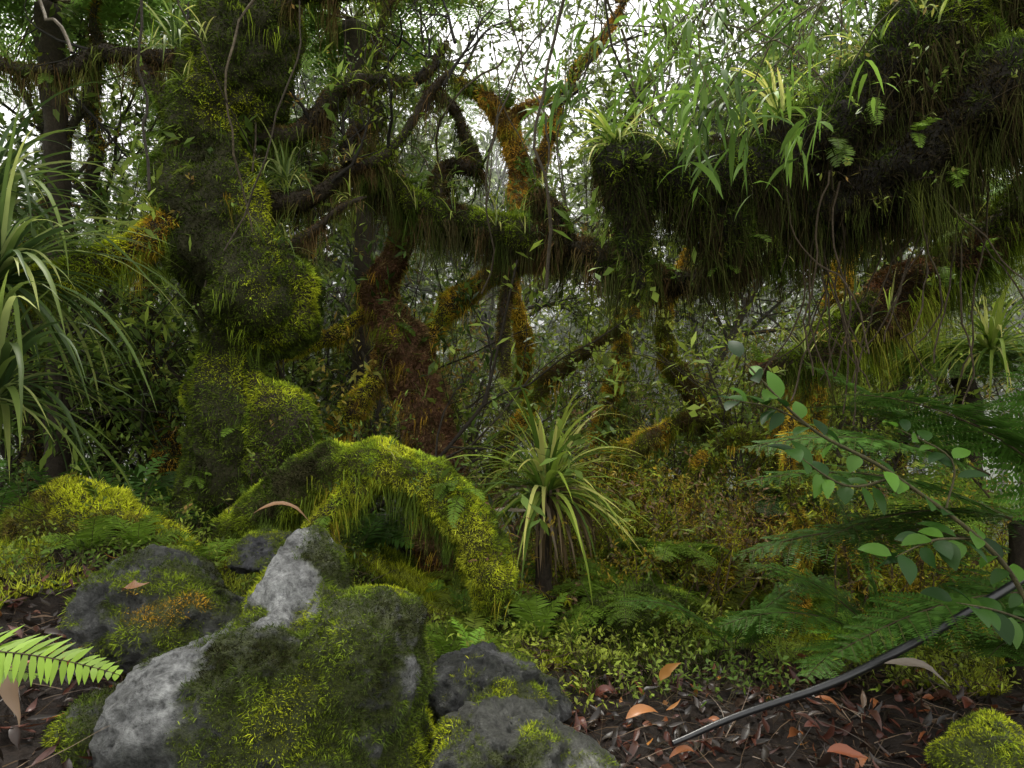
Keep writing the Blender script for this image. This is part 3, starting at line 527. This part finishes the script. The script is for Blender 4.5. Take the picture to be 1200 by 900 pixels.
dl((-1.26,2.2,.63),(1,-.1,.6),.15,.04,(.24,.12,.06),.8,(0,-.6,1));dl((-1.35,1.75,.62),(.7,.1,-.6),.22,.045,(.26,.17,.11),.5,(.4,-.8,.4))
dl((-1.1,2.9,.75),(1,.1,.5),.28,.04,(.3,.17,.09),1.6,(0,-.2,1));dl((.35,2.1,.27),(1,.2,.6),.12,.035,(.36,.15,.05),1.4,(0,-.5,1));dl((.1,3.65,.62),(-.7,-.2,.05),.3,.035,(.4,.32,.25),.9,(0,-.5,1))
dl((.5,2.3,.3),(.2,.1,1),.1,.035,(.4,.19,.05),.4,(0,-1,.2));dl((.9,1.95,.25),(1,.2,.2),.12,.035,(.2,.06,.025),.8,(0,-.6,1));dl((1.05,1.9,.2),(.6,.1,-.3),.12,.035,(.3,.14,.05),.3,(0,-.6,1));dl((1.2,2.2,.4),(.9,.1,.0),.24,.035,(.16,.13,.1),1.2,(0,-.5,1))
for _ in range(30):
    xx=rng.uniform(.1,1.6);yy=rng.uniform(1.95,2.6);dl((xx,yy,float(H(xx,yy))+.04),(rng.normal(),rng.normal(),.3),rng.uniform(.07,.12),rng.uniform(.02,.034),np.array([(.12,.036,.022),(.28,.1,.035),(.07,.03,.02)][rng.integers(3)]),1.6,(rng.normal()*.6,-.5,1))
mb.done('large_dead_leaves')
mb=MB();N=3200
x=rng.uniform(-2,2.2,N);y=rng.uniform(1.5,4,N);P=np.stack([x,y,H(x,y)+.015],1);a=rng.random(N)*6.283
strips(mb,P,np.stack([np.cos(a),np.sin(a),rng.normal(size=N)*.3],1),rng.uniform(.05,.3,N),.0035,np.array([.15,.1,.06])*rng.uniform(.15,1.6,(N,1)),K=4,wander=.12,kind='hair',mat=DEAD,droop=.3)
mb.done('fallen_twigs')
mb=MB();tube(mb,[(.5,2.15,.17),(.75,2.2,.24),(1.05,2.22,.33),(1.35,2.3,.43),(1.8,2.4,.62),(2.3,2.5,.8)],[.009,.011,.013,.014,.015,.016],S=14,amp=.07,freq=14,col=(.009,.009,.01),wob=.04,mat=STICK);mb.done('fallen_branch')
mb=MB();N=210000
x=rng.uniform(-2.6,2.8,N);y=rng.uniform(2.2,6,N);p=np.stack([x,y,0*x],1);m=fbm(p*2.2,5,4)+.1*sst(2.8,3.4,y)-.25*sst(2.9,2.5,y)*sst(-.2,.2,x);k=m>.46;p=p[k];p[:,2]=H(p[:,0],p[:,1]);cl=fbm(p*12,3,2)
c=pal(p,(DK,DG,MG,YG,(.36,.4,.05)),2.5,6)*(.3+1.2*cl)[:,None]
strips(mb,p,np.array([0,0,1])+rng.normal(size=p.shape)*.5,.06*(.3+1.5*cl*rng.random(len(p))),.005,c,K=2,droop=.6,mat=MOSS,tip=c*1.4)
N=9000;x=rng.uniform(-2.6,2.8,N);y=rng.uniform(2.5,5.4,N);q=np.stack([x,y,H(x,y)],1);k=fbm(q*1.5,33,3)>.46;q=q[k][:3600]
shrub(mb,q,np.array([0,0,1.])+rng.normal(size=(len(q),3))*.5,.13,.0015,[(2,.5,.7)],K=4,bark=(.1,.08,.04),leaf=dict(n=3,L=.026,W=.013,cols=[(.08,.14,.02),(.22,.3,.04),(.4,.46,.06)]))
mb.done('ground_moss')
mb=MB()
ss=[tube(mb,[(-2.6,3.3,.4),(-2.2,3.3,.6),(-1.9,3.3,.56),(-1.6,3.35,.42)],[.1,.17,.15,.08],S=30,amp=.5,freq=5,seed=91,col=(.06,.06,.02),wob=.1),
    tube(mb,[(.25,3.5,-.05),(.5,3.5,.1),(.8,3.6,.08),(1.1,3.7,-.1)],[.08,.12,.12,.08],S=24,amp=.5,freq=6,seed=92,col=(.06,.07,.02),wob=.1)]
moss(mb,ss,46000,L=.035,W=.005,cols=(DK,DG,MG,BR,YG),seed=94,topbias=.6);epiph(mb,ss,0,14,60)
mb.done('mossy_mound')

# ---------------- world, sun, camera
w=bpy.data.worlds.new('World');bpy.context.scene.world=w;w.use_nodes=True;n=w.node_tree.nodes;l=w.node_tree.links
bg=n['Background'];sk=n.new('ShaderNodeTexSky');sk.sky_type='NISHITA';sk.sun_disc=False;sk.sun_elevation=math.radians(58);sk.sun_rotation=math.radians(-15);sk.dust_density=6
hs=n.new('ShaderNodeHueSaturation');hs.inputs['Saturation'].default_value=.12;l.new(sk.outputs[0],hs.inputs['Color'])
ad=n.new('ShaderNodeVectorMath');ad.operation='ADD';ad.inputs[1].default_value=(9.3,9.3,9.0);l.new(hs.outputs[0],ad.inputs[0])
l.new(ad.outputs[0],bg.inputs['Color']);bg.inputs['Strength'].default_value=.15
sd=bpy.data.lights.new('sun','SUN');sd.energy=4.6;sd.angle=math.radians(9);sd.color=(1,.96,.85);so=bpy.data.objects.new('sun',sd);bpy.context.scene.collection.objects.link(so)
e=math.radians(58);az=math.radians(-15);v=Vector((math.sin(az)*math.cos(e),math.cos(az)*math.cos(e),math.sin(e)));so.rotation_euler=v.to_track_quat('Z','Y').to_euler()
cd=bpy.data.cameras.new('camera');cd.lens=24;cd.sensor_width=36;cd.clip_end=1500;cd.clip_start=.05;co=bpy.data.objects.new('camera',cd);co.location=(0,0,1.3);co.rotation_euler=(math.radians(90),0,0);bpy.context.scene.collection.objects.link(co);bpy.context.scene.camera=co
sc_=bpy.context.scene;sc_.view_settings.view_transform='Standard';sc_.view_settings.look='None';sc_.view_settings.exposure=0
